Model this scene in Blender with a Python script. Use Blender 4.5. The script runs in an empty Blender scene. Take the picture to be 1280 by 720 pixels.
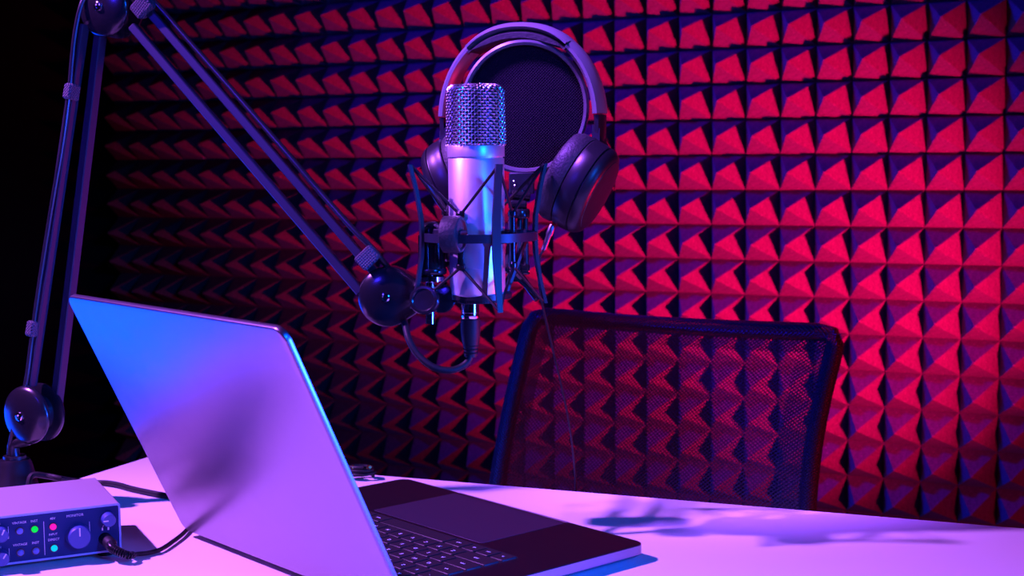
import bpy, bmesh, math, random
from mathutils import Vector, Matrix, Quaternion
random.seed(7)
SC = bpy.context.scene
COL = SC.collection

# ------------------------------------------------------------------ camera
# The world: x runs along the foam wall, y goes towards it, z up, floor at z = 0.
# Measurements were taken in a frame centred on the lens (x right, y ahead, z up) and turned by YAW.
YAW, PITCH, ROLL, FPX, EYE = 0.45263, 0.0903533, -0.00830722, 1766.24, 1.1065
RZ = Matrix.Rotation(YAW, 3, 'Z')
cp, sp, cr, sr = math.cos(PITCH), math.sin(PITCH), math.cos(ROLL), math.sin(ROLL)
FWD = Vector((0, cp, -sp)); UP0 = Vector((0, sp, cp)); RT0 = Vector((1, 0, 0))
RT = cr*RT0 + sr*UP0; UPV = -sr*RT0 + cr*UP0
def V(x, y, z=0.0):                 # lens-centred metres -> world point
    return RZ @ Vector((x, y, z)) + Vector((0, 0, EYE))
def D(x, y, z=0.0):                 # direction
    return (RZ @ Vector((x, y, z))).normalized()
def at(px, py, d):                  # measured image point at a measured distance -> world point
    v = FWD + RT*((px-640)/FPX) + UPV*((360-py)/FPX)
    return V(*(v*d))
ZT = -0.3565                        # desk top below the lens
def on_desk(px, py, h=0.0):
    v = FWD + RT*((px-640)/FPX) + UPV*((360-py)/FPX)
    return V(*(v*((ZT+h)/v.z)))

cam_d = bpy.data.cameras.new('camera'); cam = bpy.data.objects.new('camera', cam_d); COL.objects.link(cam)
cam_d.sensor_width = 36.0; cam_d.lens = FPX/1280*36.0; cam_d.clip_start = .02
M3 = Matrix((RZ@RT, RZ@UPV, -(RZ@FWD))).transposed()
cam.matrix_world = Matrix.Translation((0, 0, EYE)) @ M3.to_4x4()
cam_d.dof.use_dof = True; cam_d.dof.focus_distance = 1.33; cam_d.dof.aperture_fstop = 11.0
SC.camera = cam

# ------------------------------------------------------------------ light
SC.view_settings.view_transform = 'Standard'; SC.view_settings.look = 'None'
SC.view_settings.exposure = 0.0; SC.view_settings.gamma = 1.0
SC.view_settings.use_curve_mapping = False
wd = bpy.data.worlds.new('world'); SC.world = wd; wd.use_nodes = True
bg = wd.node_tree.nodes['Background']; bg.inputs[0].default_value = (.1, .08, 1, 1); bg.inputs[1].default_value = .0002
def lamp(name, kind, loc, target, energy, color, size=.3, size_y=None, spot=None, blend=1.0, radius=.05, spread=None):
    l = bpy.data.lights.new(name, kind); o = bpy.data.objects.new(name, l); COL.objects.link(o)
    o.location = loc; o.rotation_euler = (target-loc).to_track_quat('-Z', 'Y').to_euler()
    l.energy = energy; l.color = color
    if kind == 'AREA':
        l.shape = 'RECTANGLE' if size_y else 'SQUARE'; l.size = size
        if size_y: l.size_y = size_y
        if spread: l.spread = spread
    else:
        l.shadow_soft_size = radius
    if kind == 'SPOT':
        l.spot_size = spot; l.spot_blend = blend
    return o
# pink key lamp from the left, above the desk
lamp('key_lamp', 'SPOT', V(-1.75, 1.20, 1.45), V(-.29, 1.18, -.35), 820, (.50, .13, 1.0), spot=math.radians(40), blend=1.0, radius=.038)
# red lamp low on the right, raking across the foam
lamp('red_lamp', 'SPOT', V(.92, 1.48, -.50), V(.43, 2.93, -.08), 700, (1.0, .001, .09), spot=math.radians(52), blend=1.0, radius=.03)
lamp('red_lamp_spill', 'POINT', V(.92, 1.48, -.50), V(0, 1.4, 0), 28, (1.0, .002, .06), radius=.03)
# deep blue lamp high at the left, aimed along the foam to the right
lamp('blue_lamp', 'SPOT', V(-1.75, 2.25, .95), V(.60, 2.60, .0), 400, (.008, .005, 1.0), spot=math.radians(60), blend=1.0, radius=.10)
# blue lamp at the right of the camera, aimed down at the desk
lamp('front_lamp', 'SPOT', V(.95, -.30, .55), V(-.20, 1.25, -.22), 170, (.002, .11, 1.0), spot=math.radians(38), blend=1.0, radius=.16)
# violet lamp at the left of the camera, aimed at the arm and the microphone
lamp('violet_lamp', 'SPOT', V(-1.20, .0, .80), V(-.28, 1.42, .09), 130, (.035, .016, 1.0), spot=math.radians(26), blend=1.0, radius=.12)
# violet fill spot added above the desk to highlight the headphones and microphone
lamp('headband_fill', 'SPOT', V(-.75, 1.05, 1.45), V(.005, 1.42, .11), 800, (.30, .075, 1.0), spot=math.radians(15), blend=1.0, radius=.08)
# blue lamp on the floor at the left, beyond the desk
lamp('floor_lamp_blue', 'AREA', V(-1.38, 1.95, -.82), V(-.3, 1.25, -.15), 34, (.0, .05, 1.0), 1.0)
# blue lamp to the right of the desk, out of frame
lamp('right_lamp', 'SPOT', V(1.08, .62, -.20), V(-.08, 1.08, -.22), 300, (.01, .07, 1.0), spot=math.radians(34), blend=1.0, radius=.10)

# ------------------------------------------------------------------ materials
def mat(name, col, rough=.5, metal=0.0, bump=0.0, bscale=200.0, var=0.0, vscale=30.0, coat=0.0, emit=None, estr=0.0, spec=None):
    m = bpy.data.materials.new(name); m.use_nodes = True
    nt = m.node_tree; b = nt.nodes['Principled BSDF']
    b.inputs['Base Color'].default_value = (*col, 1); b.inputs['Roughness'].default_value = rough
    b.inputs['Metallic'].default_value = metal; b.inputs['Coat Weight'].default_value = coat
    if spec is not None: b.inputs['Specular IOR Level'].default_value = spec
    if emit:
        b.inputs['Emission Color'].default_value = (*emit, 1); b.inputs['Emission Strength'].default_value = estr
    tc = nt.nodes.new('ShaderNodeTexCoord')
    if var > 0 or bump > 0:
        n = nt.nodes.new('ShaderNodeTexNoise'); n.inputs['Scale'].default_value = vscale if var > 0 else bscale
        n.inputs['Detail'].default_value = 4; nt.links.new(tc.outputs['Object'], n.inputs['Vector'])
        if var > 0:
            r = nt.nodes.new('ShaderNodeMapRange'); r.inputs['To Min'].default_value = rough-var; r.inputs['To Max'].default_value = rough+var
            nt.links.new(n.outputs['Fac'], r.inputs['Value']); nt.links.new(r.outputs[0], b.inputs['Roughness'])
        if bump > 0:
            n2 = nt.nodes.new('ShaderNodeTexNoise'); n2.inputs['Scale'].default_value = bscale; n2.inputs['Detail'].default_value = 3
            nt.links.new(tc.outputs['Object'], n2.inputs['Vector'])
            bp = nt.nodes.new('ShaderNodeBump'); bp.inputs['Strength'].default_value = bump; bp.inputs['Distance'].default_value = .002
            nt.links.new(n2.outputs['Fac'], bp.inputs['Height']); nt.links.new(bp.outputs[0], b.inputs['Normal'])
    return m
def weave(name, col, pitch, fill, rough=.5, see=True, strength=.6):
    """woven cloth: threads as crossing waves; the gaps between them are open"""
    m = bpy.data.materials.new(name); m.use_nodes = True; nt = m.node_tree; b = nt.nodes['Principled BSDF']
    b.inputs['Base Color'].default_value = (*col, 1); b.inputs['Roughness'].default_value = rough; b.inputs['Specular IOR Level'].default_value = .12 if fill == .5 and rough > .75 else .5
    tc = nt.nodes.new('ShaderNodeTexCoord'); ws = []
    for ang in (45, -45):
        mp = nt.nodes.new('ShaderNodeMapping'); mp.inputs['Rotation'].default_value = (0, 0, math.radians(ang))
        nt.links.new(tc.outputs['UV'], mp.inputs['Vector'])
        w = nt.nodes.new('ShaderNodeTexWave'); w.bands_direction = 'X'; w.inputs['Scale'].default_value = .314/pitch
        nt.links.new(mp.outputs[0], w.inputs['Vector']); ws.append(w)
    mx = nt.nodes.new('ShaderNodeMath'); mx.operation = 'MAXIMUM'
    nt.links.new(ws[0].outputs['Fac'], mx.inputs[0]); nt.links.new(ws[1].outputs['Fac'], mx.inputs[1])
    bp = nt.nodes.new('ShaderNodeBump'); bp.inputs['Strength'].default_value = strength; bp.inputs['Distance'].default_value = .003
    nt.links.new(mx.outputs[0], bp.inputs['Height']); nt.links.new(bp.outputs[0], b.inputs['Normal'])
    if see:
        gt = nt.nodes.new('ShaderNodeMath'); gt.operation = 'GREATER_THAN'; gt.inputs[1].default_value = fill
        nt.links.new(mx.outputs[0], gt.inputs[0])
        tr = nt.nodes.new('ShaderNodeBsdfTransparent'); mix = nt.nodes.new('ShaderNodeMixShader')
        nt.links.new(gt.outputs[0], mix.inputs[0]); nt.links.new(tr.outputs[0], mix.inputs[1]); nt.links.new(b.outputs[0], mix.inputs[2])
        nt.links.new(mix.outputs[0], nt.nodes['Material Output'].inputs['Surface'])
    return m
def foam_mat():
    m = mat('acoustic_foam', (.10, .10, .105), .95, bump=.55, bscale=420, spec=.1); nt = m.node_tree; b = nt.nodes['Principled BSDF']
    tc = nt.nodes.new('ShaderNodeTexCoord')
    n = nt.nodes.new('ShaderNodeTexNoise'); n.inputs['Scale'].default_value = 260; n.inputs['Detail'].default_value = 4
    nt.links.new(tc.outputs['Object'], n.inputs['Vector'])
    cr_ = nt.nodes.new('ShaderNodeValToRGB'); e = cr_.color_ramp.elements
    e[0].position = .3; e[0].color = (.065, .065, .07, 1); e[1].position = .7; e[1].color = (.125, .125, .13, 1)
    x = cr_.color_ramp.elements.new(.80); x.color = (.8, .8, .8, 1)       # specks of lint
    nt.links.new(n.outputs['Fac'], cr_.inputs[0]); nt.links.new(cr_.outputs[0], b.inputs['Base Color'])
    return m
M = dict(
    wall=mat('dark_paint', (.006, .006, .007), .8, bump=.1, bscale=60),
    floor=mat('dark_floor', (.03, .03, .035), .6, bump=.1, bscale=40),
    foam=foam_mat(),
    desk=mat('white_laminate', (.82, .81, .82), .42, bump=.03, bscale=500, spec=.3),
    steel=mat('black_steel', (.02, .02, .022), .35, 0.4, var=.06),
    alu=mat('grey_aluminium', (.27, .235, .325), .33, 1.0, var=.02, vscale=60),
    alu_dark=mat('dark_aluminium', (.028, .026, .034), .42, .85, var=.02),
    pad=mat('trackpad_glass', (.055, .045, .075), .45, .6),
    key=mat('black_keycap', (.012, .012, .014), .5),
    legend=mat('white_print', (.75, .75, .78), .6),
    glass=mat('screen_glass', (.01, .01, .012), .08, coat=.5),
    rubber=mat('black_rubber', (.007, .007, .009), .55, bump=.1, bscale=500, spec=.3),
    plastic=mat('black_plastic', (.012, .012, .015), .34, var=.05, spec=.45),
    gloss=mat('glossy_black_plastic', (.010, .010, .013), .24, coat=.1),
    bar=mat('satin_black_bar', (.014, .016, .026), .40, .1, var=.05, spec=.4),
    cone=mat('black_painted_cone', (.03, .03, .035), .30, .6),
    tube=mat('black_arm_tube', (.019, .019, .036), .45, .15, var=.05, spec=.35),
    nickel=mat('satin_nickel', (.86, .83, .84), .36, .75, var=.02, vscale=200),
    wire=mat('nickel_wire', (.85, .84, .86), .25, 1.0),
    dark=mat('dark_core', (.01, .01, .012), .9),
    chrome=mat('chrome', (.85, .86, .88), .12, 1.0),
    leather=mat('black_leatherette', (.016, .015, .019), .55, bump=.35, bscale=350),
    hp=mat('headphone_shell', (.011, .010, .013), .36, .1, var=.05),
    frame=mat('pop_filter_ring', (.10, .095, .11), .34),
    hband=mat('headband_shell', (.16, .15, .17), .38, .1),
    cloth=weave('pop_filter_cloth', (.008, .004, .012), .0021, .5, .8, see=False, strength=.5),
    strap=weave('strap_weave', (.10, .09, .12), .0022, .5, .7, see=False, strength=1.0),
    chair_mesh=weave('chair_mesh', (.014, .012, .02), .0040, .70, .45),
    chair_cloth=weave('chair_mesh_on_frame', (.012, .011, .018), .0040, .5, .42, see=False, strength=1.0),
    chair=mat('black_chair_plastic', (.015, .015, .018), .5),
    seat=mat('black_chair_fabric', (.02, .02, .022), .9, bump=.4, bscale=300),
    boxtop=mat('interface_case', (.62, .60, .63), .42, .55, bump=.02, bscale=300),
    panel=mat('interface_panel', (.02, .04, .13), .7, .0, spec=.1),
    edge=mat('interface_edge', (.30, .48, .78), .4, .0),  # blue lamp light tinted into the rim's pale colour
    knob=mat('blue_grey_knob', (.035, .075, .26), .45),
    btn=mat('clear_button', (.12, .2, .5), .4),
    green=mat('lit_green', (.0, .15, .02), .5, emit=(.0, .80, .06), estr=1.0, spec=.1),
    pink=mat('lit_pink', (.2, .0, .1), .5, emit=(1, .01, .40), estr=1.0, spec=.1),
    cyan=mat('lit_cyan', (.0, .15, .2), .5, emit=(.0, .62, .9), estr=1.0, spec=.1),
)

# ------------------------------------------------------------------ mesh helpers
def frame_of(d, ref=None):
    d = d.normalized(); ref = ref or Vector((0, 0, 1))
    if abs(d.dot(ref)) > .98: ref = Vector((1, 0, 0)) if abs(d.x) < .9 else Vector((0, 1, 0))
    a = ref.cross(d).normalized(); return a, d.cross(a)
def loft(bm, rings, cap0=True, cap1=True, closed=True):
    vs = [[bm.verts.new(p) for p in r] for r in rings]; n = len(vs[0])
    for i in range(len(vs)-1):
        for k in range(n if closed else n-1):
            bm.faces.new((vs[i][k], vs[i][(k+1) % n], vs[i+1][(k+1) % n], vs[i+1][k]))
    if cap0: bm.faces.new(vs[0][::-1])
    if cap1: bm.faces.new(vs[-1])
def circ(c, a, b, r, n, r2=None):
    r2 = r if r2 is None else r2
    return [c + a*(r*math.cos(2*math.pi*k/n)) + b*(r2*math.sin(2*math.pi*k/n)) for k in range(n)]
def lathe(bm, o, axis, prof, n=32, ab=None, ratio=1.0):
    a, b = ab or frame_of(axis); ax = axis.normalized()
    loft(bm, [circ(o+ax*h, a, b, max(r, 1e-5), n, max(r*ratio, 1e-5)) for r, h in prof])
def cyl(bm, p0, p1, r, n=20, r1=None, bev=0.0):
    ax = p1-p0; L = ax.length; r1 = r if r1 is None else r1
    pr = [(r-bev, 0), (r, bev), (r1, L-bev), (r1-bev, L)] if bev else [(r, 0), (r1, L)]
    lathe(bm, p0, ax, pr, n)
def smooth(pts, k=6):
    out = []; n = len(pts)
    for i in range(n-1):
        p0, p1, p2, p3 = pts[max(i-1, 0)], pts[i], pts[i+1], pts[min(i+2, n-1)]
        for j in range(k):
            t = j/k; out.append(.5*((2*p1)+(p2-p0)*t+(2*p0-5*p1+4*p2-p3)*t*t+(3*p1-p0-3*p2+p3)*t**3))
    out.append(pts[-1].copy()); return out
def tube(bm, pts, r, n=8, k=6, caps=True):
    p = smooth(pts, k) if k > 1 else pts
    rf = r if callable(r) else (lambda t: r)
    a = None; rings = []
    for i, q in enumerate(p):
        d = (p[min(i+1, len(p)-1)]-p[max(i-1, 0)]).normalized()
        if a is None: a, b = frame_of(d)
        else: a = (a-d*a.dot(d)).normalized(); b = d.cross(a)
        rings.append(circ(q, a, b, rf(i/(len(p)-1)), n))
    loft(bm, rings, caps, caps)
def box(bm, c, ax, h, bev=0.0):
    """box with centre c, axes ax, half sizes h and small chamfers"""
    x, y, z = ax; pts = lambda s, t, u: c+x*s+y*t+z*u
    if bev <= 0:
        loft(bm, [[pts(sx*h[0], sy*h[1], u) for sx, sy in ((-1, -1), (1, -1), (1, 1), (-1, 1))] for u in (-h[2], h[2])]); return
    def oct_(i, u):
        X, Y, b = h[0]-i, h[1]-i, bev
        return [pts(s, t, u) for s, t in ((-X+b, -Y), (X-b, -Y), (X, -Y+b), (X, Y-b), (X-b, Y), (-X+b, Y), (-X, Y-b), (-X, -Y+b))]
    loft(bm, [oct_(bev*.8, -h[2]), oct_(0, -h[2]+bev), oct_(0, h[2]-bev), oct_(bev*.8, h[2])])
def bar(bm, p0, p1, ref, w, t, bev=.0008):
    z = (p1-p0); L = z.length; z = z/L; y = (ref-z*ref.dot(z)).normalized(); x = y.cross(z)
    box(bm, (p0+p1)/2, (x, y, z), (w/2, t/2, L/2), bev)
def rrect(o, x, y, w, h, r, n=6):
    """rounded rectangle outline from corner o along x, y"""
    out = []
    for cx, cy, a0 in ((w-r, h-r, 0), (r, h-r, 90), (r, r, 180), (w-r, r, 270)):
        for k in range(n+1):
            a = math.radians(a0+90*k/n); out.append(o+x*(cx+r*math.cos(a))+y*(cy+r*math.sin(a)))
    return out
def torus(bm, c, axis, R, r, n=64, m=8, ratio=1.0, ab=None, a0=0, a1=360):
    a, b = ab or frame_of(axis); axn = axis.normalized(); rings = []; full = (a1-a0) >= 360
    for k in range(n+(0 if full else 1)):
        t = math.radians(a0+(a1-a0)*k/n); d = a*math.cos(t)+b*(math.sin(t)*ratio); dn = d.normalized()
        rings.append(circ(c+d*R, dn, axn, r, m))
    if full: rings.append(rings[0])
    vs = []
    for i, rg in enumerate(rings):
        vs.append(vs[0] if (full and i == len(rings)-1) else [bm.verts.new(p) for p in rg])
    for i in range(len(vs)-1):
        for k in range(m): bm.faces.new((vs[i][k], vs[i][(k+1) % m], vs[i+1][(k+1) % m], vs[i+1][k]))
    if not full: bm.faces.new(vs[0][::-1]); bm.faces.new(vs[-1])
def band(bm, c, axis, R, t, h, n=64):
    """flat ring: radial thickness t, height h along the axis"""
    a, b = frame_of(axis); ax = axis.normalized()
    vs = []
    for k in range(n):
        d = a*math.cos(2*math.pi*k/n)+b*math.sin(2*math.pi*k/n)
        vs.append([bm.verts.new(c+d*(R+s*t/2)+ax*(u*h/2)) for s, u in ((-1, -1), (1, -1), (1, 1), (-1, 1))])
    for k in range(n):
        p, q = vs[k], vs[(k+1) % n]
        for j in range(4): bm.faces.new((p[j], p[(j+1) % 4], q[(j+1) % 4], q[j]))

def root_loc(p):
    while p.parent: p = p.parent
    return p.location.copy()
def new(name, bm, m, parent=None, sharp=35, label=None):
    """links a mesh built in world coordinates as one object"""
    bmesh.ops.recalc_face_normals(bm, faces=bm.faces[:])
    if parent: bmesh.ops.translate(bm, verts=bm.verts[:], vec=-root_loc(parent))
    me = bpy.data.meshes.new(name); bm.to_mesh(me); bm.free(); me.materials.append(m)
    if sharp: me.shade_smooth(); me.set_sharp_from_angle(angle=math.radians(sharp))
    o = bpy.data.objects.new(name, me); COL.objects.link(o)
    if parent: o.parent = parent
    if label: o['label'] = label
    return o
def thing(name, label, cat, loc, group=None):
    o = bpy.data.objects.new(name, None); COL.objects.link(o); o.location = loc; o.empty_display_size = .02
    o['label'] = label; o['category'] = cat
    if group: o['group'] = group
    return o
def B(): return bmesh.new()
_txt = {}
def text(s, size, o, x, y, m, parent, name='lettering', extr=.00005, align='CENTER'):
    key = (s, size, align)
    if key not in _txt:
        cu = bpy.data.curves.new('lettering', 'FONT'); cu.body = s; cu.size = size; cu.align_x = align; cu.align_y = 'CENTER'; cu.extrude = extr; cu.resolution_u = 2
        t = bpy.data.objects.new('lettering', cu); COL.objects.link(t)
        dg = bpy.context.evaluated_depsgraph_get(); me = bpy.data.meshes.new_from_object(t.evaluated_get(dg))
        bpy.data.objects.remove(t); bpy.data.curves.remove(cu); _txt[key] = me
    me = _txt[key].copy(); me.name = name; z = x.cross(y)
    mx = Matrix((x, y, z)).transposed().to_4x4(); mx.translation = o - (root_loc(parent) if parent else Vector())
    me.transform(mx); me.materials.clear(); me.materials.append(m)
    ob = bpy.data.objects.new(name, me); COL.objects.link(ob); ob.parent = parent; return ob
Z = Vector((0, 0, 1))

# ------------------------------------------------------------------ setting
WY = 2.7476                              # plane of the foam's valleys
CELL, PEAK = .07, .080
FX0, FZ0 = -.7460, .9029                 # grid corner of column 0, row 0
bm = B(); box(bm, Vector((-.6, 0.6, -.03)), (Vector((1, 0, 0)), Vector((0, 1, 0)), Z), (3.6, 2.4, .03))
new('floor', bm, M['floor'], sharp=0)['kind'] = 'structure'
bm = B(); box(bm, Vector((-.6, WY+.09, 1.3)), (Vector((1, 0, 0)), Vector((0, 1, 0)), Z), (3.6, .05, 1.3))
new('wall_back', bm, M['wall'], sharp=0)['kind'] = 'structure'

# foam panel: a backing sheet that carries rows of pyramids
C0, C1, R0, R1 = -24, 9, -9, 12
fx0, fx1 = FX0+C0*CELL, FX0+C1*CELL; fz1, fz0 = FZ0-R0*CELL, FZ0-R1*CELL
fo = Vector(((fx0+fx1)/2, WY+.02, fz0))
bm = B(); box(bm, Vector(((fx0+fx1)/2, WY+.0205, (fz0+fz1)/2)), (Vector((1, 0, 0)), Vector((0, 1, 0)), Z), ((fx1-fx0)/2, .0195, (fz1-fz0)/2))
bmesh.ops.translate(bm, verts=bm.verts[:], vec=-fo)
panel = new('foam_panel', bm, M['foam'], sharp=0); panel.location = fo
panel['label'] = 'charcoal pyramid acoustic foam covering the wall behind the chair'; panel['category'] = 'acoustic foam'
def pyramid(bm, o, rnd):
    h = CELL/2; jx, jz, jp = (rnd.uniform(-1, 1)*.0016 for _ in range(3)); P = PEAK+jp
    rings = []
    for s, y in ((h, .0015), (h-.0006, -.0012), (.0052, -(P-.0105)), (.0026, -(P-.003)), (.0008, -P)):
        k = 1-s/h
        rings.append([o+Vector((x*s+jx*k, y, z*s+jz*k)) for x, z in ((-1, -1), (1, -1), (1, 1), (-1, 1))])
    loft(bm, rings, False, True)
rnd = random.Random(3); variants = []
for v in range(8):
    bm = B(); pyramid(bm, Vector(), rnd); bmesh.ops.recalc_face_normals(bm, faces=bm.faces[:])
    me = bpy.data.meshes.new('pyramid'); bm.to_mesh(me); bm.free(); me.materials.append(M['foam']); variants.append(me)
cells = []
for c in range(C0, C1):
    for r in range(R0, R1):
        p = Vector((FX0+(c+.5)*CELL, WY, FZ0-(r+.5)*CELL))
        q = RZ.transposed() @ (p-Vector((0, 0, EYE))); dep = q.dot(FWD)
        px, py = 640+FPX*q.dot(RT)/dep, 360-FPX*q.dot(UPV)/dep
        vis = -20 < px < 1300 and -20 < py < 700 and not (600 < px < 1040 and py > 400) and not (px < 500 and py > 420+.5*px-40)
        cells.append((not vis, dep, c, r, p))
cells.sort(key=lambda t: (t[0], t[1]))
for _, dep, c, r, p in cells[:299]:
    o = bpy.data.objects.new('pyramid', variants[rnd.randrange(8)]); COL.objects.link(o); o.parent = panel; o.location = p-fo
bm = B()
for _, dep, c, r, p in cells[299:]: pyramid(bm, p, rnd)
new('pyramid_field', bm, M['foam'], panel, sharp=0)['kind'] = 'stuff'

# ------------------------------------------------------------------ desk
df = D(math.cos(math.radians(-21.5)), math.sin(math.radians(-21.5))); dn = D(math.cos(math.radians(67.0)), math.sin(math.radians(67.0)))
dback = Z.cross(df)
corner = V(-.4440, 1.6990, ZT)
DW, DD = 1.55, .95
desk = thing('desk', 'white laminate desk carrying the laptop, audio interface and boom arm', 'desk', Vector((corner.x, corner.y, 0))+df*DW/2-dn*DD/2)
def desk_outline(i, z):
    c = corner+df*i-dn*i; return rrect(Vector((c.x, c.y, z))-dn*(DD-2*i), df, dn, DW-2*i, DD-2*i, .006)
zt = EYE+ZT
bm = B(); loft(bm, [desk_outline(.001, zt-.025), desk_outline(0, zt-.024), desk_outline(0, zt-.0012), desk_outline(.001, zt)])
new('desk_top', bm, M['desk'], desk, sharp=30)
for i, j in ((.06, .06), (DW-.06, .06), (DW-.06, DD-.06), (.06, DD-.06)):
    bm = B(); p = corner+df*i-dn*j; p = Vector((p.x, p.y, 0)); box(bm, p+Z*(zt-.025)/2, (df, dback, Z), (.025, .025, (zt-.025)/2), .003)
    new('leg', bm, M['steel'], desk)

# ------------------------------------------------------------------ laptop
LW, LD, LL = .357, .260, .2576
yl = -0.84958372; le = D(math.cos(yl), math.sin(yl)); ln = Z.cross(le)*-1     # le: along the front edge, ln: towards the hinge
lfl = V(-.1172142, 1.50308242, -.34147)
if (ln-D(math.sin(yl), -math.cos(yl))).length > .01: ln = -ln
lap = thing('laptop', 'open grey aluminium laptop on the desk, its lid back turned to the viewer', 'laptop', lfl+le*LW/2+ln*LD/2-Z*.0150)
def lo(i, dz, r=.012): return rrect(lfl+le*i+ln*i+Z*dz, le, ln, LW-2*i, LD-2*i, max(r-i, .003), 8)
bm = B(); loft(bm, [lo(.012, -.0132), lo(.004, -.0115), lo(.0006, -.0095), lo(0, -.0085), lo(0, -.0006), lo(.0006, 0)])
base = new('base', bm, M['alu'], lap, sharp=25)
for i, j in ((.03, .03), (LW-.03, .03), (LW-.03, LD-.03), (.03, LD-.03)):
    bm = B(); p = lfl+le*i+ln*j; cyl(bm, p-Z*.0150, p-Z*.0130, .008, 16); new('rubber_foot', bm, M['rubber'], base)
def slab(x0, x1, y0, y1, z0, z1, r=.002, bev=.0003):
    b_ = B(); o = lambda i, z: rrect(lfl+le*(x0+i)+ln*(y0+i)+Z*z, le, ln, x1-x0-2*i, y1-y0-2*i, max(r-i, .0004), 3)
    loft(b_, [o(0, z0), o(0, z1-bev), o(bev, z1)]); return b_
new('deck', slab(.0009, LW-.0009, .0009, LD-.0009, -.0004, .00008, .0112, .00004), M['alu_dark'], lap, label='dark keyboard deck')
new('trackpad', slab(.0915, .2570, .0058, .1090, -.001, .00025, .003, .0001), M['pad'], lap, label='smooth dark trackpad in front of the keys')
new('thumb_notch', slab(.0936, .2560, .0004, .0030, -.0005, .0003, .0006, .0001), M['alu'], base, label='bright notch in the front edge')
new('keyboard_bed', slab(.0420, .3150, .1135, .2310, -.0005, .00015, .004, .0001), M['key'], lap)
U = .01925
rows = [(.1245, [('fn', 1), ('⌃', 1), ('⌥', 1), ('⌘', 1.22), ('', 5.1), ('⌘', 1.22), ('⌥', 1), ('◂', .85), ('▾', .85), ('▸', .84)]),
        (.1445, [('⇧', 2.25)]+[(c, 1) for c in 'ZXCVBNM,./']+[('⇧', 1.83)]),
        (.1640, [('⇪', 1.75)]+[(c, 1) for c in "ASDFGHJKL;'"]+[('↵', 1.33)]),
        (.1835, [('⇥', 1.45)]+[(c, 1) for c in 'QWERTYUIOP[]']+[('\\', .63)]),
        (.2030, [(c, 1) for c in '§1234567890-=']+[('⌫', 1.08)]),
        (.2205, [('esc', 1.08)]+[('F%d' % k, 1) for k in range(1, 13)]+[('', 1)])]
safe = {'⌃': 'ctrl', '⌥': 'alt', '⌘': 'cmd', '⇧': 'shift', '⇪': 'caps', '↵': 'enter', '⇥': 'tab', '⌫': 'del', '◂': '<', '▾': 'v', '▸': '>', '§': '`'}
for yb, keys in rows:
    s = 0.0; hh = .0088 if yb < .21 else .0070
    for ch, w in keys:
        x1 = .3141-s*U; x0 = x1-w*U; s += w
        k = new('key', slab(x0+.0010, x1-.0010, yb-hh, yb+hh, .0001, .0013, .0018, .0004), M['key'], lap, sharp=25)
        t = safe.get(ch, ch)
        if t: text(t, .0052 if len(t) == 1 else .0034, lfl+le*(x0+x1)/2+ln*yb+Z*.00136, -le, ln, M['legend'], k, 'legend')
la = 2.01122653-math.pi/2
ld = ln*math.sin(la)+Z*math.cos(la); lN = ln*math.cos(la)-Z*math.sin(la)   # up the lid, out of its back
lbl = lfl+ln*.26511-Z*.009
def lid_o(i, t, r=.011): return rrect(lbl+le*i+ld*i-lN*t, le, ld, LW-2*i, LL-2*i, max(r-i, .003), 8)
bm = B(); loft(bm, [lid_o(.0008, .0054), lid_o(.0001, .0050), lid_o(0, .0044), lid_o(0, .0014), lid_o(.0003, .0007), lid_o(.0009, .0002), lid_o(.0016, 0)])
lid = new('lid', bm, M['alu'], lap, sharp=28)
bm = B(); loft(bm, [rrect(lbl+le*.004+ld*.010-lN*.0049, le, ld, LW-.008, LL-.014, .008), rrect(lbl+le*.004+ld*.010-lN*.0056, le, ld, LW-.008, LL-.014, .008)])
new('screen', bm, M['glass'], lid, label='dark glass display on the inner side')
bm = B(); hp = lfl+ln*.2560-Z*.0040; cyl(bm, hp+le*.03, hp+le*(LW-.03), .0042, 16); new('hinge', bm, M['rubber'], lap)

# ------------------------------------------------------------------ audio interface
iu = D(.8948, .4465); ib = Z.cross(iu); IH, IW, ID = .0440, .182, .1175
iftr = V(-.35806, 1.26225, ZT+.049)             # front top right corner of the case
ftl = iftr-iu*IW
ifc = thing('audio_interface', 'small desktop audio interface with lit buttons and knobs, left of the laptop', 'audio interface', iftr-iu*IW/2+ib*ID/2-Z*.049)
def io(i, y): return rrect(ftl-Z*IH+iu*i+Z*i+ib*y, iu, Z, IW-2*i, IH-2*i, .0022, 4)
bm = B(); loft(bm, [io(.0006, .0), io(0, .0008), io(0, ID-.001), io(.001, ID)]); case = new('case', bm, M['boxtop'], ifc, sharp=30)
def ip(u, v, out=0.0): return iftr-iu*(u/1000)-Z*(v/1000)-ib*out
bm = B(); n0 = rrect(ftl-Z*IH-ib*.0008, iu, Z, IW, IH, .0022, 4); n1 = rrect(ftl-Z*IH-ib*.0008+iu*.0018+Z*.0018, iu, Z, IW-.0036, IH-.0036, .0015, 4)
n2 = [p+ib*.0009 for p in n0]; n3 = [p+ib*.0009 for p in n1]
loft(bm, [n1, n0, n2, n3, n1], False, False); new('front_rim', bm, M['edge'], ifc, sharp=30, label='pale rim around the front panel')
bm = B(); loft(bm, [[p-ib*.0001 for p in n3], [p-ib*.0003 for p in n3]]); face = new('front_panel', bm, M['panel'], ifc, sharp=0)
IO = .00035
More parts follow.
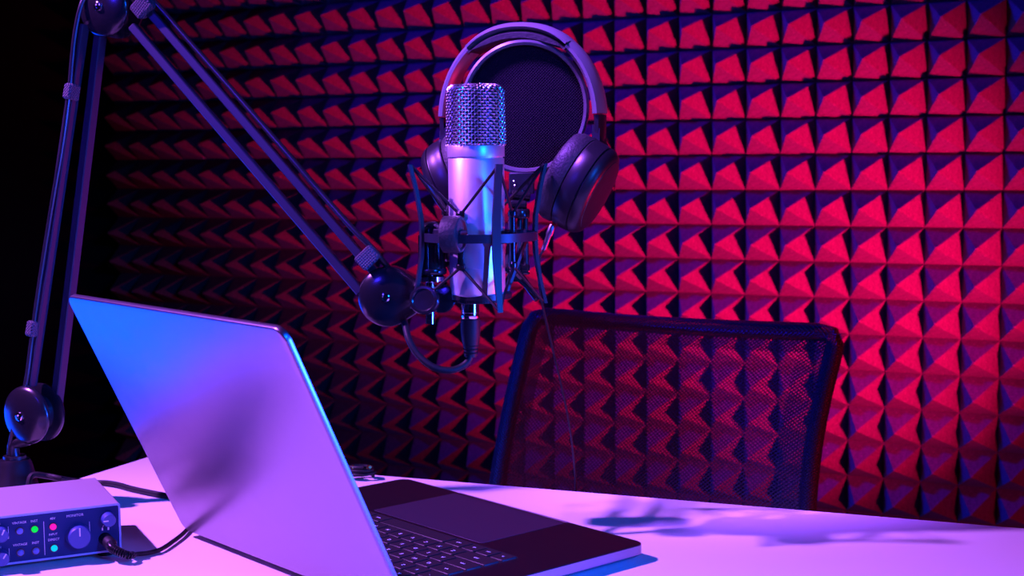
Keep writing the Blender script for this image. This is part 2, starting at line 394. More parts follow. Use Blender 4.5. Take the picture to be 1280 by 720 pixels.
def knob(u, v, r, ang, name, L=.011):
    bm_ = B(); p = ip(u, v); ax = -ib
    lathe(bm_, p, ax, [(r*1.02, 0), (r*1.02, .001), (r, .0015), (r*.94, L-.0012), (r*.86, L)], 32)
    k = new(name, bm_, M['knob'], ifc, sharp=30)
    d = iu*math.sin(math.radians(ang))+Z*math.cos(math.radians(ang)); bm_ = B()
    bar(bm_, p+ax*(L+.0001)+d*r*.15, p+ax*(L+.0001)+d*r*.88, ax, .0011, .0005, .0001); new('pointer', bm_, M['legend'], k)
    return k
knob(38, 25.3, .0105, 0, 'monitor_knob'); knob(11.9, 12.6, .0062, -90, 'headphone_knob', .012)
knob(104, 15.0, .0066, 25, 'gain_knob'); knob(104, 36.0, .0066, 35, 'gain_knob')
for u, v, m_, lab in ((87.6, 14.8, 'btn', None), (75, 14.8, 'green', 'button lit green'), (87.6, 34.2, 'btn', None), (74.6, 34.4, 'btn', None),
                      (59.3, 14.5, 'pink', 'button lit pink'), (59.0, 34.0, 'cyan', 'button lit cyan')):
    bm = B(); lathe(bm, ip(u, v), -ib, [(.0036, 0), (.0036, .0012), (.0030, .0012)], 20); ring_ = new('button_collar', bm, M['gloss'], ifc)
    bm = B(); lathe(bm, ip(u, v), -ib, [(.0028, .0004), (.0028, .0022), (.0022, .0028), (.0008, .0031)], 20); new('button', bm, M[m_], ring_, label=lab)
for u, v, s, z in ((87.6, 7.6, 'VINTAGE', 2.9), (75, 7.6, 'INST', 2.9), (87.6, 27.3, 'VINTAGE', 2.9), (74.6, 27.3, 'INST', 2.9), (59.3, 7.3, '48V', 2.9),
                   (59.3, 21.6, 'INPUT', 2.6), (59.0, 26.4, 'DIRECT', 2.9), (40, 6.8, 'MONITOR', 3.2), (107, 6.6, 'GAIN', 2.9), (107, 27.6, 'GAIN', 2.9)):
    text(s, z/1000, ip(u, v, IO), iu, Z, M['legend'], face, 'lettering')
bm = B()
for u0, v0, u1, v1 in ((67, 9, 67, 39.5), (27.6, 14, 27.6, 24), (27.6, 24, 29.2, 24), (97, 10, 97, 20.5), (97, 20.5, 98.8, 20.5), (97, 29.5, 97, 40), (97, 40, 98.8, 40)):
    bar(bm, ip(u0, v0, IO), ip(u1, v1, IO), -ib, .0004, .0002, 0)
new('panel_lines', bm, M['legend'], face)
bm = B(); c_ = ip(13.8, 21.4, IO); torus(bm, c_, -ib, .0026, .0003, 16, 4, ab=(iu, Z), a0=0, a1=180)
for s_ in (-1, 1): box(bm, c_+iu*.0026*s_-Z*.0010, (iu, ib, Z), (.0007, .0002, .0012))
new('headphone_symbol', bm, M['legend'], face)
bm = B(); torus(bm, ip(14.5, 31.4, .0003), -ib, .0048, .0010, 24, 6); new('headphone_jack', bm, M['gloss'], ifc)
for v in (12, 33):
    bm = B(); lathe(bm, ip(140, v), -ib, [(.0098, 0), (.0098, .001), (.008, .0012)], 28); new('input_jack', bm, M['gloss'], ifc)
for u, y in ((12, .012), (170, .012), (12, ID-.012), (170, ID-.012)):
    bm = B(); p = ip(u, 44)+ib*y; cyl(bm, p-Z*.005, p+Z*.0002, .007, 16); new('rubber_foot', bm, M['rubber'], ifc)

# plug and cable leaving the interface
pj = ip(14.5, 31.4, .001)
ac = thing('audio_cable', 'black cable with ribbed plug leaving the front of the audio interface', 'cable', on_desk(190, 692))
pd = D(.55, -.80, -.10); p1 = pj+pd*.018; q1 = on_desk(160, 692, .010)
bm = B(); lathe(bm, pj, pd, [(.0050, 0), (.0056, .001), (.0056, .016), (.0044, .018)], 20); plug = new('plug', bm, M['rubber'], ac)
path = [p1-pd*.002, p1+pd*.004+Z*-.002, on_desk(160, 694, .0085), on_desk(172, 692.5, .0050), on_desk(186, 691, .0035), on_desk(202, 686, .0035), on_desk(216, 677, .0035), on_desk(231, 665, .0035), on_desk(243, 650, .0035), on_desk(262, 633, .0035)]
bm = B(); tube(bm, path, .0021, 10); new('cable', bm, M['rubber'], ac)
sp_ = smooth(path[:4], 8); bm = B()
for k in range(1, 20):
    q = sp_[k]; d = (sp_[k+1]-sp_[k-1]).normalized(); rr = .0052-.0018*k/20
    lathe(bm, q-d*.0006, d, [(rr*.8, 0), (rr, .0003), (rr, .0010), (rr*.8, .0013)], 14)
new('strain_relief', bm, M['gloss'], ac, label='ribbed strain relief')

# black cable behind the interface
bc = thing('usb_cable', 'thick black cable running on the desk from behind the audio interface to the laptop', 'cable', on_desk(150, 606))
bm = B(); tube(bm, [at(34, 640, 1.395), at(36, 606, 1.40), at(41, 594, 1.405), at(58, 595, 1.41), at(85, 600, 1.42), on_desk(112, 603, .006), on_desk(140, 604.5, .004), on_desk(165, 611, .0036), on_desk(188, 616, .0036), on_desk(210, 620, .0036), on_desk(240, 625, .0036)], .0031, 10)
new('cable', bm, M['rubber'], bc)
# small coil of cable on the far edge of the desk
cc = on_desk(452, 595, .004)
cl = thing('cable_coil', 'small dark coil of cable at the far edge of the desk behind the laptop', 'cable', on_desk(452, 595))
pts = [cc+D(1, 0)*(.013*math.cos(t*.7)*(1+.15*math.sin(t*2.3)))+D(0, 1)*(.009*math.sin(t*.7))+Z*(.0008*t*.6) for t in range(26)]
bm = B(); tube(bm, pts, .0021, 8, 4); new('cable', bm, M['rubber'], cl)
bm = B()
for s_ in (-.010, .008): lathe(bm, cc+D(1, 0)*s_+Z*.010, D(.3, -1, .2), [(.0026, 0), (.0026, .007), (.0016, .009)], 12)
new('connector', bm, mat('brass_contact', (.55, .35, .12), .3, 1.0), cl, label='small brass connector')

# ------------------------------------------------------------------ boom arm
K0, K1, K2 = at(33, 519, 1.46), at(130, 9, 1.42), at(484, 371, 1.345)
a0, a1, a2 = D(-.46, -.89), D(-.38, -.92), D(-.12, -.99)
foot = V(-.520, 1.452, ZT)
ba = thing('boom_arm', 'black jointed microphone boom arm clamped to the left edge of the desk', 'boom arm', foot)
bm = B(); lathe(bm, foot, Z, [(.028, .0005), (.029, .002), (.029, .010), (.025, .014), (.017, .046), (.015, .050), (.008, .051)], 40)
new('base_cone', bm, M['cone'], ba)
bm = B(); inw = df.copy()
box(bm, foot-inw*.030+Z*(-.012), (dn, inw, Z), (.022, .006, .040), .002)
box(bm, foot-inw*.004+Z*(-.050), (dn, inw, Z), (.022, .030, .004), .001)
cyl(bm, foot-Z*.105, foot-Z*.046, .005, 16); cyl(bm, foot-Z*.047, foot-Z*.0255, .004, 16); cyl(bm, foot-Z*.030, foot-Z*.0255, .014, 20)
new('desk_clamp', bm, M['steel'], ba)
bm = B(); pb = K0-Z*.030-a0*.004; cyl(bm, foot+Z*.050, foot+Z*.054, .0115, 24)
tube(bm, [foot+Z*.050, foot+Z*.066, pb+Z*.006, K0-a0*.010], .0062, 14, 5); new('swivel_post', bm, M['steel'], ba)
def knuckle(c, ax, r, thick, name='joint'):
    bm_ = B(); lathe(bm_, c-ax*thick, ax, [(r*.80, -.0015), (r*.97, 0), (r, .0015), (r, .0035), (r*.93, .0045), (r*.62, .005), (r*.6, thick-.004),
        (r*.6, thick-.0035), (r*.97, thick-.003), (r, thick-.0015), (r, thick), (r*.97, thick+.002), (r*.86, thick+.0042), (r*.66, thick+.0066), (r*.42, thick+.0083), (r*.2, thick+.0090), (r*.13, thick+.0088)], 56)
    j = new(name, bm_, M['gloss'], ba, sharp=40)
    bm_ = B(); lathe(bm_, c+ax*.0080, ax, [(.0048, 0), (.0048, .001), (.0044, .0026), (.0034, .0032), (.0024, .0032), (.0022, .0018), (.0004, .0018)], 24); new('bolt', bm_, M['chrome'], j)
    return j
knuckle(K0, a0, .0305, .024); knuckle(K1, a1, .0295, .026)
# head joint: teardrop plate
hx = D(1, .12, -.02); hu = a2.cross(hx).normalized(); hx = hu.cross(a2).normalized()
if hu.z < 0: hu = -hu
R_, r_, dd = .0288, .0110, .0330; al = math.acos((R_-r_)/dd); outl = []
for k in range(37): t = al+(2*math.pi-2*al)*k/36; outl.append((R_*math.cos(t), R_*math.sin(t)))
for k in range(13): t = -al+2*al*k/12; outl.append((dd+r_*math.cos(t), r_*math.sin(t)+.001))
ctr = K2
def tear(s, h): return [ctr+hx*(x*s)+hu*(y*s)+a2*h for x, y in outl]
bm = B(); loft(bm, [tear(.9, -.021), tear(.98, -.020), tear(1, -.018), tear(1, -.001), tear(.985, .001), tear(.92, .0030), tear(.78, .0056), tear(.58, .0078), tear(.36, .0090), tear(.15, .0092)])
hj = new('head_joint', bm, M['gloss'], ba, sharp=40)
bm = B(); lathe(bm, K2+a2*.0085, a2, [(.0048, 0), (.0048, .001), (.0044, .0026), (.0034, .0032), (.0024, .0032), (.0022, .0018), (.0004, .0018)], 24); new('bolt', bm, M['chrome'], hj)
# tubes
for p0, p1, ax in ((at(166, 33, 1.415), at(452, 366, 1.35), a2), (at(186, 13, 1.415), at(474, 346, 1.35), a2)):
    bm = B(); bar(bm, p0, p1, ax, .0085, .0105, .0010); new('arm_tube', bm, M['tube'], ba, sharp=20)
for p0, p1, ax in ((at(104, 30, 1.425), at(38, 482, 1.465), a0), (at(127, 32, 1.43), at(69, 520, 1.475), a0)):
    bm = B(); bar(bm, p0, p1, ax, .0095, .0105, .0010); new('arm_tube', bm, M['tube'], ba, sharp=20)
def uvbox(o, s=1.0):
    me = o.data; uv = me.uv_layers.new(name='UVMap')
    for p in me.polygons:
        n = p.normal; ax = max(range(3), key=lambda i: abs(n[i]))
        for li in p.loop_indices:
            co = me.vertices[me.loops[li].vertex_index].co
            uv.data[li].uv = [(co.y, co.z), (co.x, co.z), (co.x, co.y)][ax]
for px, py, d_, qx, qy, w, t, ax in ((460, 322, 1.340, 475, 338, .020, .017, a2), (180, 8, 1.409, 190, 20, .021, .017, a1), (89.5, 115, 1.424, 88, 124, .0105, .0155, a0), (42.5, 411, 1.455, 41, 420, .0105, .0155, a0)):
    c = at(px, py, d_); z = (at(qx, qy, d_)-c).normalized(); y = (ax-z*ax.dot(z)).normalized(); x = y.cross(z)
    bm = B(); box(bm, c, (x, y, z), (w/2, t/2, .0080), .0018); s = new('strap', bm, M['strap'], ba, sharp=30, label='woven hook and loop strap'); uvbox(s)
# thumb screw and threaded stud at the head
ts = at(538, 374, 1.315)
bm = B(); lathe(bm, at(530, 375, 1.309), D(-.35, -.93, .15), [(.0105, -.004), (.0148, -.003), (.0150, 0), (.0140, .0014), (.0118, .0016), (.0105, .0006), (.0004, .0002)], 36, ratio=.9)
lathe(bm, at(552, 373, 1.325), D(-.35, -.93, .15), [(.0110, -.003), (.0135, -.002), (.0135, .001), (.011, .002)], 32)
new('thumb_screw', bm, M['gloss'], ba)
bm = B(); cyl(bm, at(538, 405, 1.325), at(538, 352, 1.325), .0045, 20); cyl(bm, at(538, 354, 1.325), at(538, 344, 1.325), .0030, 16)
new('threaded_stud', bm, M['chrome'], ba)
bm = B(); lathe(bm, at(538, 351.5, 1.325), Z, [(.0125, 0), (.0138, .0006), (.0138, .0046), (.0125, .0052)], 36); new('collar_nut', bm, M['chrome'], ba)

# ------------------------------------------------------------------ microphone
MD = 1.33; S = MD/FPX
mb = at(597, 366, MD); mtop = at(597, 108, MD)
HM = mtop.z-mb.z
def mh(py): return (at(597, py, MD).z-mb.z)
mic = thing('microphone', 'silver condenser microphone with wire mesh head standing upright in the shock mount', 'microphone', mb)
rb = .0262
bm = B(); lathe(bm, mb, Z, [(.020, -.004), (.0245, -.003), (rb-.0004, 0), (rb, .0008), (rb, mh(333.6)), (rb-.0005, mh(333.4)), (rb-.0005, mh(332.6)), (rb, mh(332.4)), (rb, mh(198.5)), (rb-.0003, mh(198)), ], 72)
new('body', bm, M['nickel'], mic, sharp=40)
bm = B(); lathe(bm, mb, Z, [(rb-.0012, mh(198.2)), (rb-.0012, mh(196.2)), (rb+.0004, mh(196.0)), (rb+.0004, mh(183)), (rb, mh(182)), (rb-.003, mh(181.5))], 72)
new('collar', bm, M['nickel'], mic, sharp=40)
bm = B(); lathe(bm, mb, Z, [(.0225, -.0085), (.0240, -.0080), (.0240, -.0010), (.022, -.0005)], 48)
for k in range(60):
    a = k*math.pi/30; d = D(math.cos(a), math.sin(a)); bar(bm, mb+d*.0240-Z*.0078, mb+d*.0240-Z*.0012, d, .0010, .0012, 0)
new('ring_nut', bm, M['rubber'], mic, label='black ribbed ring nut')
# woven wire head: flattened front and back, rounded top
gh0, gh1 = mh(182), HM
def gsec(t):                         # rounded-square section, radius at angle t
    c, s = abs(math.cos(t)), abs(math.sin(t)); return 1.0/((c**2.9+s**2.9)**(1/2.9))
GR = .0244
def gpt(t, u, off):                  # u along the profile: side, rim, then in over the top
    hs = gh1-gh0-.006; L1 = hs; L2 = .006*math.pi/2; L3 = .018; x = u*(L1+L2+L3)
    if x < L1: r, h = 1.0+.03*(1-x/L1), x
    elif x < L1+L2: a = (x-L1)/.006; r, h = 1-.006*(1-math.cos(a))/GR, hs+.006*math.sin(a)
    else: r, h = 1-(.006+(x-L1-L2))/GR, hs+.006
    q = GR*gsec(t)*r; q = min(q, .0262*r)
    rot = .55
    return mb+D(math.cos(t+rot), math.sin(t+rot))*(q+off)+Z*(gh0+h+(off if x > L1+L2 else 0))
bm = B(); NV, NH = 56, 27; AMP, WR = .00065, .00078
for k in range(NV):
    tube(bm, [gpt(2*math.pi*k/NV, j/(NH*2)*.96+.0, AMP*(1 if k % 2 else -1)*math.cos(j*math.pi/2+math.pi/4)*1.3) for j in range(NH*2+1)], WR, 4, 1, False)
new('mesh_uprights', bm, M['wire'], mic, sharp=60)['kind'] = 'stuff'
bm = B()
for j in range(NH):
    pts = [gpt(2*math.pi*(k+.5)/NV/1.0, (j+.5)/NH*.96, AMP*(1 if (j+k) % 2 else -1)) for k in range(NV)]
    rings = []
    for i in range(NV):
        d = (pts[(i+1) % NV]-pts[i-1]).normalized(); a, b = frame_of(d); rings.append(circ(pts[i], a, b, WR, 4))
    vs = [[bm.verts.new(p) for p in r] for r in rings]
    for i in range(NV):
        p, q = vs[i], vs[(i+1) % NV]
        for n in range(4): bm.faces.new((p[n], p[(n+1) % 4], q[(n+1) % 4], q[n]))
new('mesh_rows', bm, M['wire'], mic, sharp=60)['kind'] = 'stuff'
bm = B(); loft(bm, [[gpt(2*math.pi*k/48, u, -.0022) for k in range(48)] for u in (0, .35, .7, .78, .9)]); new('mesh_lining', bm, M['dark'], mic)

# microphone cable: connector, loop, and the run along the arm
mcab = thing('microphone_cable', 'black microphone cable looping from the connector under the microphone and along the boom arm', 'cable', at(555, 465, 1.33))
xb = at(588, 378, MD)
bm = B(); lathe(bm, at(588, 398, MD), Z, [(.0084, 0), (.0088, .0006), (.0088, .0035), (.0084, .004), (.0084, .0055), (.0088, .006), (.0088, .0172), (.0080, .0180)], 36); new('plug_sleeve', bm, M['chrome'], mcab)
bm = B(); lathe(bm, at(588, 398, MD), -Z, [(.0080, 0), (.0092, .001), (.0094, .012), (.0086, .020), (.0064, .030), (.0060, .036), (.0050, .037)], 28)
for k in range(4): torus(bm, at(588, 398, MD)-Z*(.022+.0035*k), Z, .0074-.0004*k, .0008, 24, 5)
new('plug_boot', bm, M['rubber'], mcab)
lp = [at(588, 440, MD), at(586, 450, MD), at(576, 459, 1.328), at(560, 463, 1.325), at(540, 458, 1.325), at(522, 443, 1.33), at(511, 424, 1.335), at(506, 404, 1.345), at(500, 385, 1.352)]
bm = B(); tube(bm, lp, .0033, 12); new('cable_loop', bm, M['rubber'], mcab)
up = [at(188, -2, 1.412), at(200, 10, 1.41), at(242, 58, 1.40), at(300, 124, 1.385), at(360, 193, 1.368), at(400, 240, 1.358), at(440, 285, 1.345), at(462, 307, 1.341), at(480, 328, 1.345), at(494, 345, 1.362)]
bm = B(); tube(bm, up, .0030, 12); new('cable_run', bm, M['plastic'], mcab)
lo_ = [at(112, -14, 1.42), at(101, 8, 1.418), at(94, 40, 1.42), at(90, 75, 1.422), at(86.5, 115, 1.424), at(78, 180, 1.43), at(66, 250, 1.437), at(54, 325, 1.446), at(45, 385, 1.452), at(39, 430, 1.456), at(32, 480, 1.458), at(20, 520, 1.462), at(12, 560, 1.47), at(9, 600, 1.476)]
bm = B(); tube(bm, lo_, .0024, 10); new('cable_run', bm, M['plastic'], mcab)

# ------------------------------------------------------------------ shock mount
sm = thing('shock_mount', 'black elastic shock mount cradle around the microphone', 'shock mount', at(597, 383, MD))
smc = at(599, 295, MD); sx, sy = D(1, 0), D(0, 1)
RING = .0530
bm = B(); band(bm, smc, Z, RING, .0030, .0080, 72); new('ring', bm, M['bar'], sm, sharp=30)
al_ = math.radians(17.5)
posts = [math.radians(-90)+al_, al_, math.radians(90)+al_, math.radians(180)+al_]
tips = []
for t in posts:
    rad = sx*math.cos(t)+sy*math.sin(t); tan = Z.cross(rad)
    prof = [(.0655, -.0660, .0046), (.0605, -.045, .0062), (.0560, -.018, .0078), (.0552, 0, .0080), (.0560, .018, .0078), (.0605, .045, .0070), (.0660, .0675, .0064)]
    bm = B(); rings = []
    for r, h, w in prof:
        c = smc+rad*r+Z*h; rings.append([c+tan*(s1*w/2)+rad*(s2*.0016) for s1, s2 in ((-1, -1), (1, -1), (1, 1), (-1, 1))])
    loft(bm, rings); new('post', bm, M['bar'], sm, sharp=30)
    tips.append((smc+rad*.0645+Z*.0665, smc+rad*.0640-Z*.0650))
hooks = []
for t in posts:
    t2 = t-math.pi/4; rad = sx*math.cos(t2)+sy*math.sin(t2); c = smc+rad*.0355
    bm = B(); cyl(bm, c-Z*.030, c+Z*.024, .0030, 14, bev=.001); lathe(bm, c+Z*.018, Z, [(.003, 0), (.0045, .002), (.0045, .005), (.003, .007)], 14)
    lathe(bm, c-Z*.030, Z, [(.003, 0), (.0045, .002), (.0045, .005), (.003, .007)], 14); bar(bm, c+Z*.0, c-rad*.0085, Z, .004, .010, .0005)
    new('peg', bm, M['gloss'], sm); hooks.append((c+Z*.021, c-Z*.027))
for i in range(4):
    for j in (i, (i+1) % 4):
        for e in (0, 1):
            bm = B(); p, q = tips[i][e], hooks[j][e]; cyl(bm, p, q, .0014, 10); new('elastic_cord', bm, M['rubber'], sm)
bm = B(); c = smc-Z*.0
band(bm, smc-Z*.0005, Z, .0278, .0020, .012, 48); new('inner_ring', bm, M['steel'], sm)
for t in (-1.40, .55, 2.9):
    rad = sx*math.cos(t)+sy*math.sin(t); tan = Z.cross(rad); bm = B(); rings = []
    for r, h, w in ((.052, -.003, .010), (.050, -.008, .0055), (.045, -.020, .0046), (.036, -.040, .0042), (.0290, -.0550, .0050)):
        c = smc+rad*r+Z*h; rings.append([c+tan*(s1*w/2)+rad*(s2*.0016) for s1, s2 in ((-1, -1), (1, -1), (1, 1), (-1, 1))])
    loft(bm, rings); new('cradle_leg', bm, M['bar'], sm, sharp=30)
bm = B(); band(bm, smc-Z*.0560, Z, .0275, .0055, .0050, 48); new('cradle_ring', bm, M['steel'], sm)
kn = at(566, 293, 1.285); kax = D(.95, -.31, .0)
bm = B(); lathe(bm, kn-kax*.0085, kax, [(.0150, 0), (.0168, .001), (.0170, .003), (.0170, .0150), (.0160, .0168), (.0140, .0170), (.0125, .0155), (.0004, .0150)], 44); new('clamp_knob', bm, M['leather'], sm, label='round black clamp knob')
bm = B(); cyl(bm, at(540, 344, 1.325), at(540, 292, 1.325), .0120, 28, bev=.001)
lathe(bm, at(540, 293, 1.325), Z, [(.0120, 0), (.0118, .003), (.0105, .007), (.0075, .0105), (.003, .0122)], 28)
lathe(bm, at(540, 342, 1.325), Z, [(.0135, 0), (.0140, .001), (.0140, .004), (.0135, .005)], 28)
for k in range(10):
    d = D(math.cos(k*.63), math.sin(k*.63)); p = at(540, 336, 1.325)+d*.0118; bar(bm, p, p+Z*.032, d, .0024, .0016, .0003)
new('swivel', bm, M['gloss'], sm, sharp=30)
bm = B(); cyl(bm, at(545, 293, 1.318), kn, .0055, 16); bar(bm, at(546, 290, 1.31), at(580, 292, 1.283), Z, .010, .006, .0008); new('swivel_arm', bm, M['bar'], sm)

# ------------------------------------------------------------------ pop filter
pc = at(656, 134, 1.41); pax = D(-.08, -.99, -.06)
pf = thing('pop_filter', 'round dark cloth pop filter in a ring frame behind the microphone', 'pop filter', at(650, 345, 1.40))
ph = D(1, -.08, 0); pv = pax.cross(ph).normalized(); ph = pv.cross(pax).normalized()
PR = .0630; bm = B(); vs = []; n = 96
for k in range(n):
    t = 2*math.pi*k/n; d = ph*math.cos(t)+pv*math.sin(t); d2 = ph*math.cos(t)*.965+pv*math.sin(t)
    vs.append([bm.verts.new(pc+d2*(PR+r)+pax*h) for r, h in ((-.0022, .001), (-.0016, .0045), (.0010, .0055), (.0034, .0038), (.0036, -.004), (.0020, -.0055), (-.0022, -.005))])
for k in range(n):
    p, q = vs[k], vs[(k+1) % n]
    for j in range(7): bm.faces.new((p[j], p[(j+1) % 7], q[(j+1) % 7], q[j]))
new('ring_frame', bm, M['frame'], pf, sharp=40)
bm = B(); uvl = bm.loops.layers.uv.new('UVMap'); prev = None; RR = 10; cv = []
for i in range(RR+1):
    r = PR*i/RR; cv.append([bm.verts.new(pc+ph*(r*.965*math.cos(2*math.pi*k/48))+pv*(r*math.sin(2*math.pi*k/48))+pax*(-.001+.003*(1-(i/RR)**2))) for k in range(48)] if i else [bm.verts.new(pc+pax*.002)])
for i in range(RR):
    for k in range(48):
        if i == 0: f = bm.faces.new((cv[0][0], cv[1][k], cv[1][(k+1) % 48]))
        else: f = bm.faces.new((cv[i][k], cv[i+1][k], cv[i+1][(k+1) % 48], cv[i][(k+1) % 48]))
        for l in f.loops: dlt = l.vert.co-pc; l[uvl].uv = (dlt.dot(ph), dlt.dot(pv))
new('cloth', bm, M['cloth'], pf, sharp=0)
bm = B(); box(bm, at(652, 229, 1.395), (ph, pax, Z), (.0125, .0018, .0105), .001); plate = new('bracket_plate', bm, M['bar'], pf)
for px, py in ((642.5, 227), (644, 232.5), (659, 227.5)):
    bm = B(); lathe(bm, at(px, py, 1.393), -sy, [(.0012, 0), (.0012, .0006), (.0006, .0011)], 12); new('screw', bm, M['chrome'], plate)
bm = B()
cyl(bm, at(640, 243, 1.392), at(663, 246, 1.392), .0048, 18, bev=.0008); cyl(bm, at(636, 255, 1.390), at(658, 256, 1.390), .0042, 18, bev=.0008)
cyl(bm, at(651, 238, 1.395), at(651, 268, 1.395), .0060, 18); lathe(bm, at(650, 270, 1.392), Z, [(.0095, -.002), (.0100, 0), (.0100, .005), (.0090, .007)], 24)
new('swivel_joint', bm, M['gloss'], pf)
for px0, px1 in ((639, 634), (650, 648), (657, 658)):
    bm = B(); cyl(bm, at(px0, 268, 1.392), at(px1, 338, 1.385), .0026, 12); new('rod', bm, M['bar'], pf)
bm = B(); cyl(bm, at(632, 336, 1.383), at(662, 337, 1.383), .0052, 16, bev=.001); cyl(bm, at(645, 330, 1.383), at(647, 352, 1.383), .0060, 16, bev=.001)
bar(bm, at(648, 342, 1.378), at(672, 374, 1.36), -sy, .0070, .005, .0006); bar(bm, at(640, 340, 1.380), at(624, 372, 1.36), -sy, .0060, .005, .0006)
new('clamp', bm, M['gloss'], pf)

# ------------------------------------------------------------------ headphones
fa = math.radians(21); ha = D(math.cos(fa), -math.sin(fa)); hb = Z.cross(ha)         # ear to ear, and away from the viewer
HC = at(652, 150, 1.425)
hs = thing('headphones', 'black over-ear headphones hung over the top of the pop filter', 'headphones', HC+Z*.06)
HWI, HHT = .0860, .0935
def hpt(t, r=0.0, b=0.0):            # t: 0 right ... 90 top ... 180 left, degrees; r: outwards; b: depth
    a = math.radians(t); c, s = math.cos(a), math.sin(a)
    if s >= 0: p = ha*(HWI*abs(c)**.92*(1 if c > 0 else -1))+Z*(HHT*abs(s)**1.0); nrm = (ha*(c/HWI)+Z*(s/HHT)).normalized()
    else:      p = ha*((1 if c > 0 else -1)*(HWI-.16*(1-abs(c))*HWI-.10*s*s*HWI))+Z*(HHT*.8*s); nrm = (ha*(1 if c > 0 else -1)+Z*-.25).normalized()
    return HC+p+nrm*r+hb*b
def hband(t0, t1, n, ro, ri, w, name, m, taper=0.0, rnd_=.003, label=None):
    bm_ = B(); rings = []
    for k in range(n+1):
        f = k/n; t = t0+(t1-t0)*f; e = 1-taper*(abs(2*f-1)**4)
        o, i, ww = ro*e if ro > 0 else ro, ri*e if ri < 0 else ri, w/2
        rings.append([hpt(t, r, b) for r, b in ((i, -ww+rnd_), (i+rnd_*.6, -ww), (o-rnd_*.7, -ww), (o, -ww+rnd_), (o+.0006, 0), (o, ww-rnd_), (o-rnd_*.7, ww), (i+rnd_*.6, ww), (i, ww-rnd_))])
    loft(bm_, rings); return new(name, bm_, m, hs, sharp=50, label=label)
hband(53, 127, 40, .0030, -.0055, .0340, 'headband', M['hband'], .35, .0065)
hband(51, 129, 40, -.0057, -.0145, .0320, 'headband_cushion', M['leather'], .55)
for t0, t1 in ((52.5, 3), (127.5, 177)): hband(t0, t1, 18, .0022, -.0085, .0290, 'slider_sleeve', M['hband'], 0, .006)
for t0, t1 in ((2.3, -22), (177.7, 202)): hband(t0, t1, 14, .0008, -.0070, .0230, 'slider_arm', M['hp'])
for sgn, px, py, dep in ((1, 722, 229, 1.382), (-1, 577, 223, 1.452)):
    c = at(px, py, dep); hc_ = D(math.cos(.36), -math.sin(.36)); out = (hc_*sgn*.885-Z*.465).normalized(); b_ = Z.cross(hc_); l_ = out.cross(b_).normalized()
    if l_.z < 0: l_ = -l_
    RV, RH = .0462, .0385
    def er(k, h): return [c+out*h*1.0+l_*(RV*k*math.sin(2*math.pi*j/44))+b_*(RH*k*math.cos(2*math.pi*j/44)) for j in range(44)]
    bm = B(); loft(bm, [er(.86, -.0035), er(.97, -.003), er(1.0, -.0015), er(1.0, .010), er(.99, .0135), er(.955, .0140), er(.955, .0148), er(.985, .0154), er(.97, .0185), er(.90, .0235), er(.80, .0255)])
    cup = new('ear_cup', bm, M['hp'], hs, sharp=40)
    bm = B(); loft(bm, [er(.80, .0253), er(.785, .0262), er(.70, .0268), er(.3, .0270)]); new('outer_plate', bm, M['plastic'], cup)
    bm = B(); loft(bm, [er(.88, -.0034), er(.97, -.0042), er(1.0, -.009), er(1.0, -.016), er(.94, -.0215), er(.80, -.0240), er(.66, -.0225), er(.58, -.017), er(.55, -.006)])
    new('ear_cushion', bm, M['leather'], cup, sharp=60)
    bm = B(); y0 = c+l_*RV*.90+out*.006; y1 = hpt(-16 if sgn > 0 else 196, -.003, 0)
    rings = []
    for p, w in ((y1+Z*.012, .022), (y1, .024), ((y0+y1)/2, .027), (y0-l_*.006, .030)):
        rings.append([p+out*s2+b_*s1*w/2 for s1, s2 in ((-1, -.0045), (1, -.0045), (1, .0045), (-1, .0045))])
    loft(bm, rings); new('yoke', bm, M['hp'], hs, sharp=50)
c0 = at(691, 281, 1.385); c1 = at(679, 313, 1.385)
bm = B(); lathe(bm, c0, c1-c0, [(.0030, 0), (.0036, .002), (.0036, .010), (.0028, .012), (.0026, (c1-c0).length-.001), (.0018, (c1-c0).length)], 16); new('cable_plug', bm, M['alu'], hs)
cpts = [c1, at(675, 322, 1.386), at(673.5, 345, 1.39), at(677, 375, 1.40), at(686, 415, 1.42), at(698, 465, 1.45), at(710, 520, 1.485), at(717, 570, 1.515), at(720, 615, 1.54), at(721, 680, 1.56), at(716, 760, 1.57), at(700, 850, 1.57)]
bm = B(); tube(bm, cpts, .0012, 8); new('cable', bm, M['rubber'], hs, label='thin cable hanging down behind the desk')

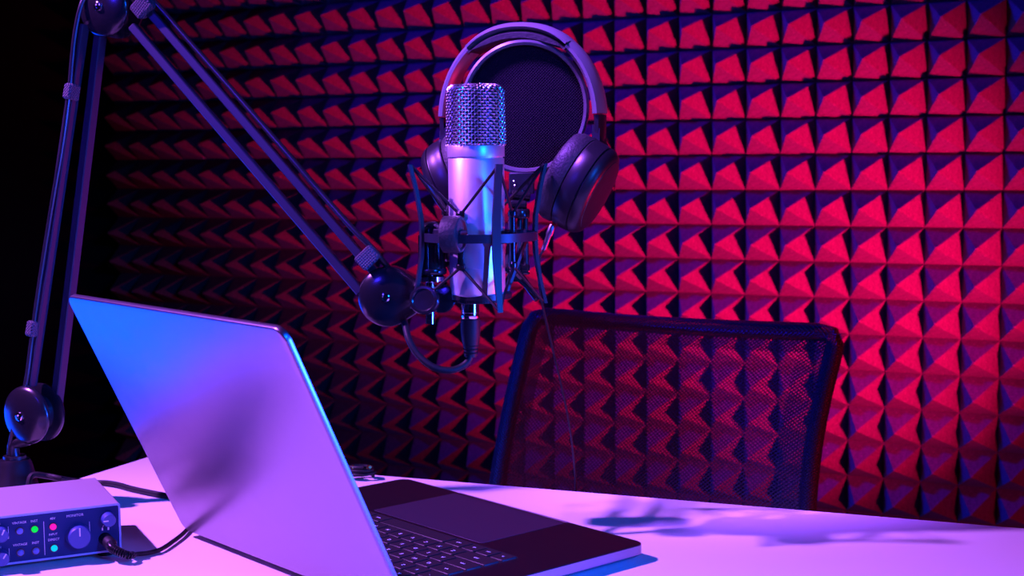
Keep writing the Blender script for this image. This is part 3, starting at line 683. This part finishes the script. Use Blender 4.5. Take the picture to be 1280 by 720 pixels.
# ------------------------------------------------------------------ office chair
CTL, CTR, CBL, CBR = at(668, 394, 2.02), at(1052, 416, 1.93), at(612, 690, 1.97), at(1008, 720, 1.885)
cn = D(.18, -.98)                      # the way the backrest faces
def cpt(u, v, off=0.0):                # u 0..1 left to right, v 0..1 top to bottom
    p = (CTL*(1-u)+CTR*u)*(1-v)+(CBL*(1-u)+CBR*u)*v
    bow = 1-(2*u-1)**2
    p = p - cn*(.055*bow) - cn*(.030*math.sin(math.pi*v)) - Z*(.010*bow*(1-v)) 
    return p+cn*off
mid = (CBL+CBR)/2; ch_c = Vector((mid.x, mid.y, 0))+Vector((cn.x, cn.y, 0))*.22
ch = thing('office_chair', 'black office chair with see-through mesh back between desk and foam wall', 'chair', ch_c)
def sheet(u0, u1, v0, v1, off, nu, nv, name, m, parent, label=None):
    bm_ = B(); uvl_ = bm_.loops.layers.uv.new('UVMap'); g = [[bm_.verts.new(cpt(u0+(u1-u0)*i/nu, v0+(v1-v0)*j/nv, off)) for i in range(nu+1)] for j in range(nv+1)]
    W_, H_ = (CTR-CTL).length, (CBL-CTL).length; co = {}
    for j in range(nv+1):
        for i in range(nu+1): co[g[j][i]] = ((u0+(u1-u0)*i/nu)*W_, (v0+(v1-v0)*j/nv)*H_)
    for j in range(nv):
        for i in range(nu):
            f = bm_.faces.new((g[j][i], g[j][i+1], g[j+1][i+1], g[j+1][i]))
            for l in f.loops: l[uvl_].uv = co[l.vert]
    return new(name, bm_, m, parent, sharp=0, label=label)
ms = sheet(0, 1, 0, 1, .004, 28, 28, 'mesh_sheet', M['chair_mesh'], ch, 'see-through woven mesh')
sheet(0, .085, 0, 1, -.022, 4, 28, 'mesh_turnover', M['chair_mesh'], ch); sheet(.915, 1, 0, 1, -.022, 4, 28, 'mesh_turnover', M['chair_mesh'], ch)
sheet(0, 1, 0, .10, -.024, 28, 4, 'mesh_turnover', M['chair_mesh'], ch)
per = []
NP = 18
for k in range(NP): per.append((k/NP, 0))
for k in range(NP): per.append((1, k/NP))
for k in range(NP): per.append((1-k/NP, 1))
for k in range(NP): per.append((0, 1-k/NP))
bm = B(); uvl = bm.loops.layers.uv.new('UVMap'); n = len(per); pp = [cpt(*q, -.009) for q in per]
for _ in range(2):                       # ease the corners
    pp = [(pp[i-1]+pp[i]*4+pp[(i+1) % n])/6 for i in range(n)]
vs = []; dist = 0
for i in range(n):
    d = (pp[(i+1) % n]-pp[i-1]).normalized(); a = (cn-d*cn.dot(d)).normalized(); b = d.cross(a)
    vs.append([bm.verts.new(pp[i]+a*(.0165*math.cos(2*math.pi*j/14))+b*(.0125*math.sin(2*math.pi*j/14))) for j in range(14)])
stp = (pp[1]-pp[0]).length
for i in range(n):
    for j in range(14):
        f = bm.faces.new((vs[i][j], vs[i][(j+1) % 14], vs[(i+1) % n][(j+1) % 14], vs[(i+1) % n][j]))
        for l, (ii, jj) in zip(f.loops, ((i, j), (i, j+1), (i+1, j+1), (i+1, j))): l[uvl].uv = (ii*.024, jj*.0065)
new('back_frame', bm, M['chair_cloth'], ch, sharp=60, label='frame tube under the stretched mesh')
sc_ = Vector((ch_c.x, ch_c.y, .44)); s_r = Z.cross(cn)*-1
bm = B(); loft(bm, [rrect(sc_-s_r*(.23-i)-cn*(.22-i)+Z*z, s_r, cn, .46-2*i, .46-2*i, .06, 6) for i, z in ((.02, -.03), (.0, -.02), (0, .02), (.01, .035), (.04, .045))]); new('seat', bm, M['seat'], ch)
bm = B(); b0 = cpt(.5, 1.0, -.02); tube(bm, [b0+Z*.03, b0-Z*.06, sc_-cn*.22-Z*.05, sc_-cn*.05-Z*.05], .016, 10); bar(bm, sc_-cn*.1-Z*.045, sc_+cn*.1-Z*.045, Z, .16, .03, .004); new('back_support', bm, M['chair'], ch)
bm = B(); g0 = Vector((ch_c.x, ch_c.y, .08)); cyl(bm, g0, g0+Z*.2, .027, 20); cyl(bm, g0+Z*.19, g0+Z*.325, .016, 20); new('gas_lift', bm, M['chair'], ch)
for k in range(5):
    a = k*2*math.pi/5+.3; d = Vector((math.cos(a), math.sin(a), 0)); bm = B(); bar(bm, g0+Z*.015, g0+d*.29-Z*.005, Z, .042, .028, .004); lg = new('base_leg', bm, M['chair'], ch)
    bm = B(); w = g0+d*.28; w = Vector((w.x, w.y, .0285)); t_ = Z.cross(d); cyl(bm, w-t_*.022, w+t_*.022, .028, 18, bev=.004); cyl(bm, w+Z*.02, w+Z*.055, .007, 10); new('castor', bm, M['rubber'], lg)
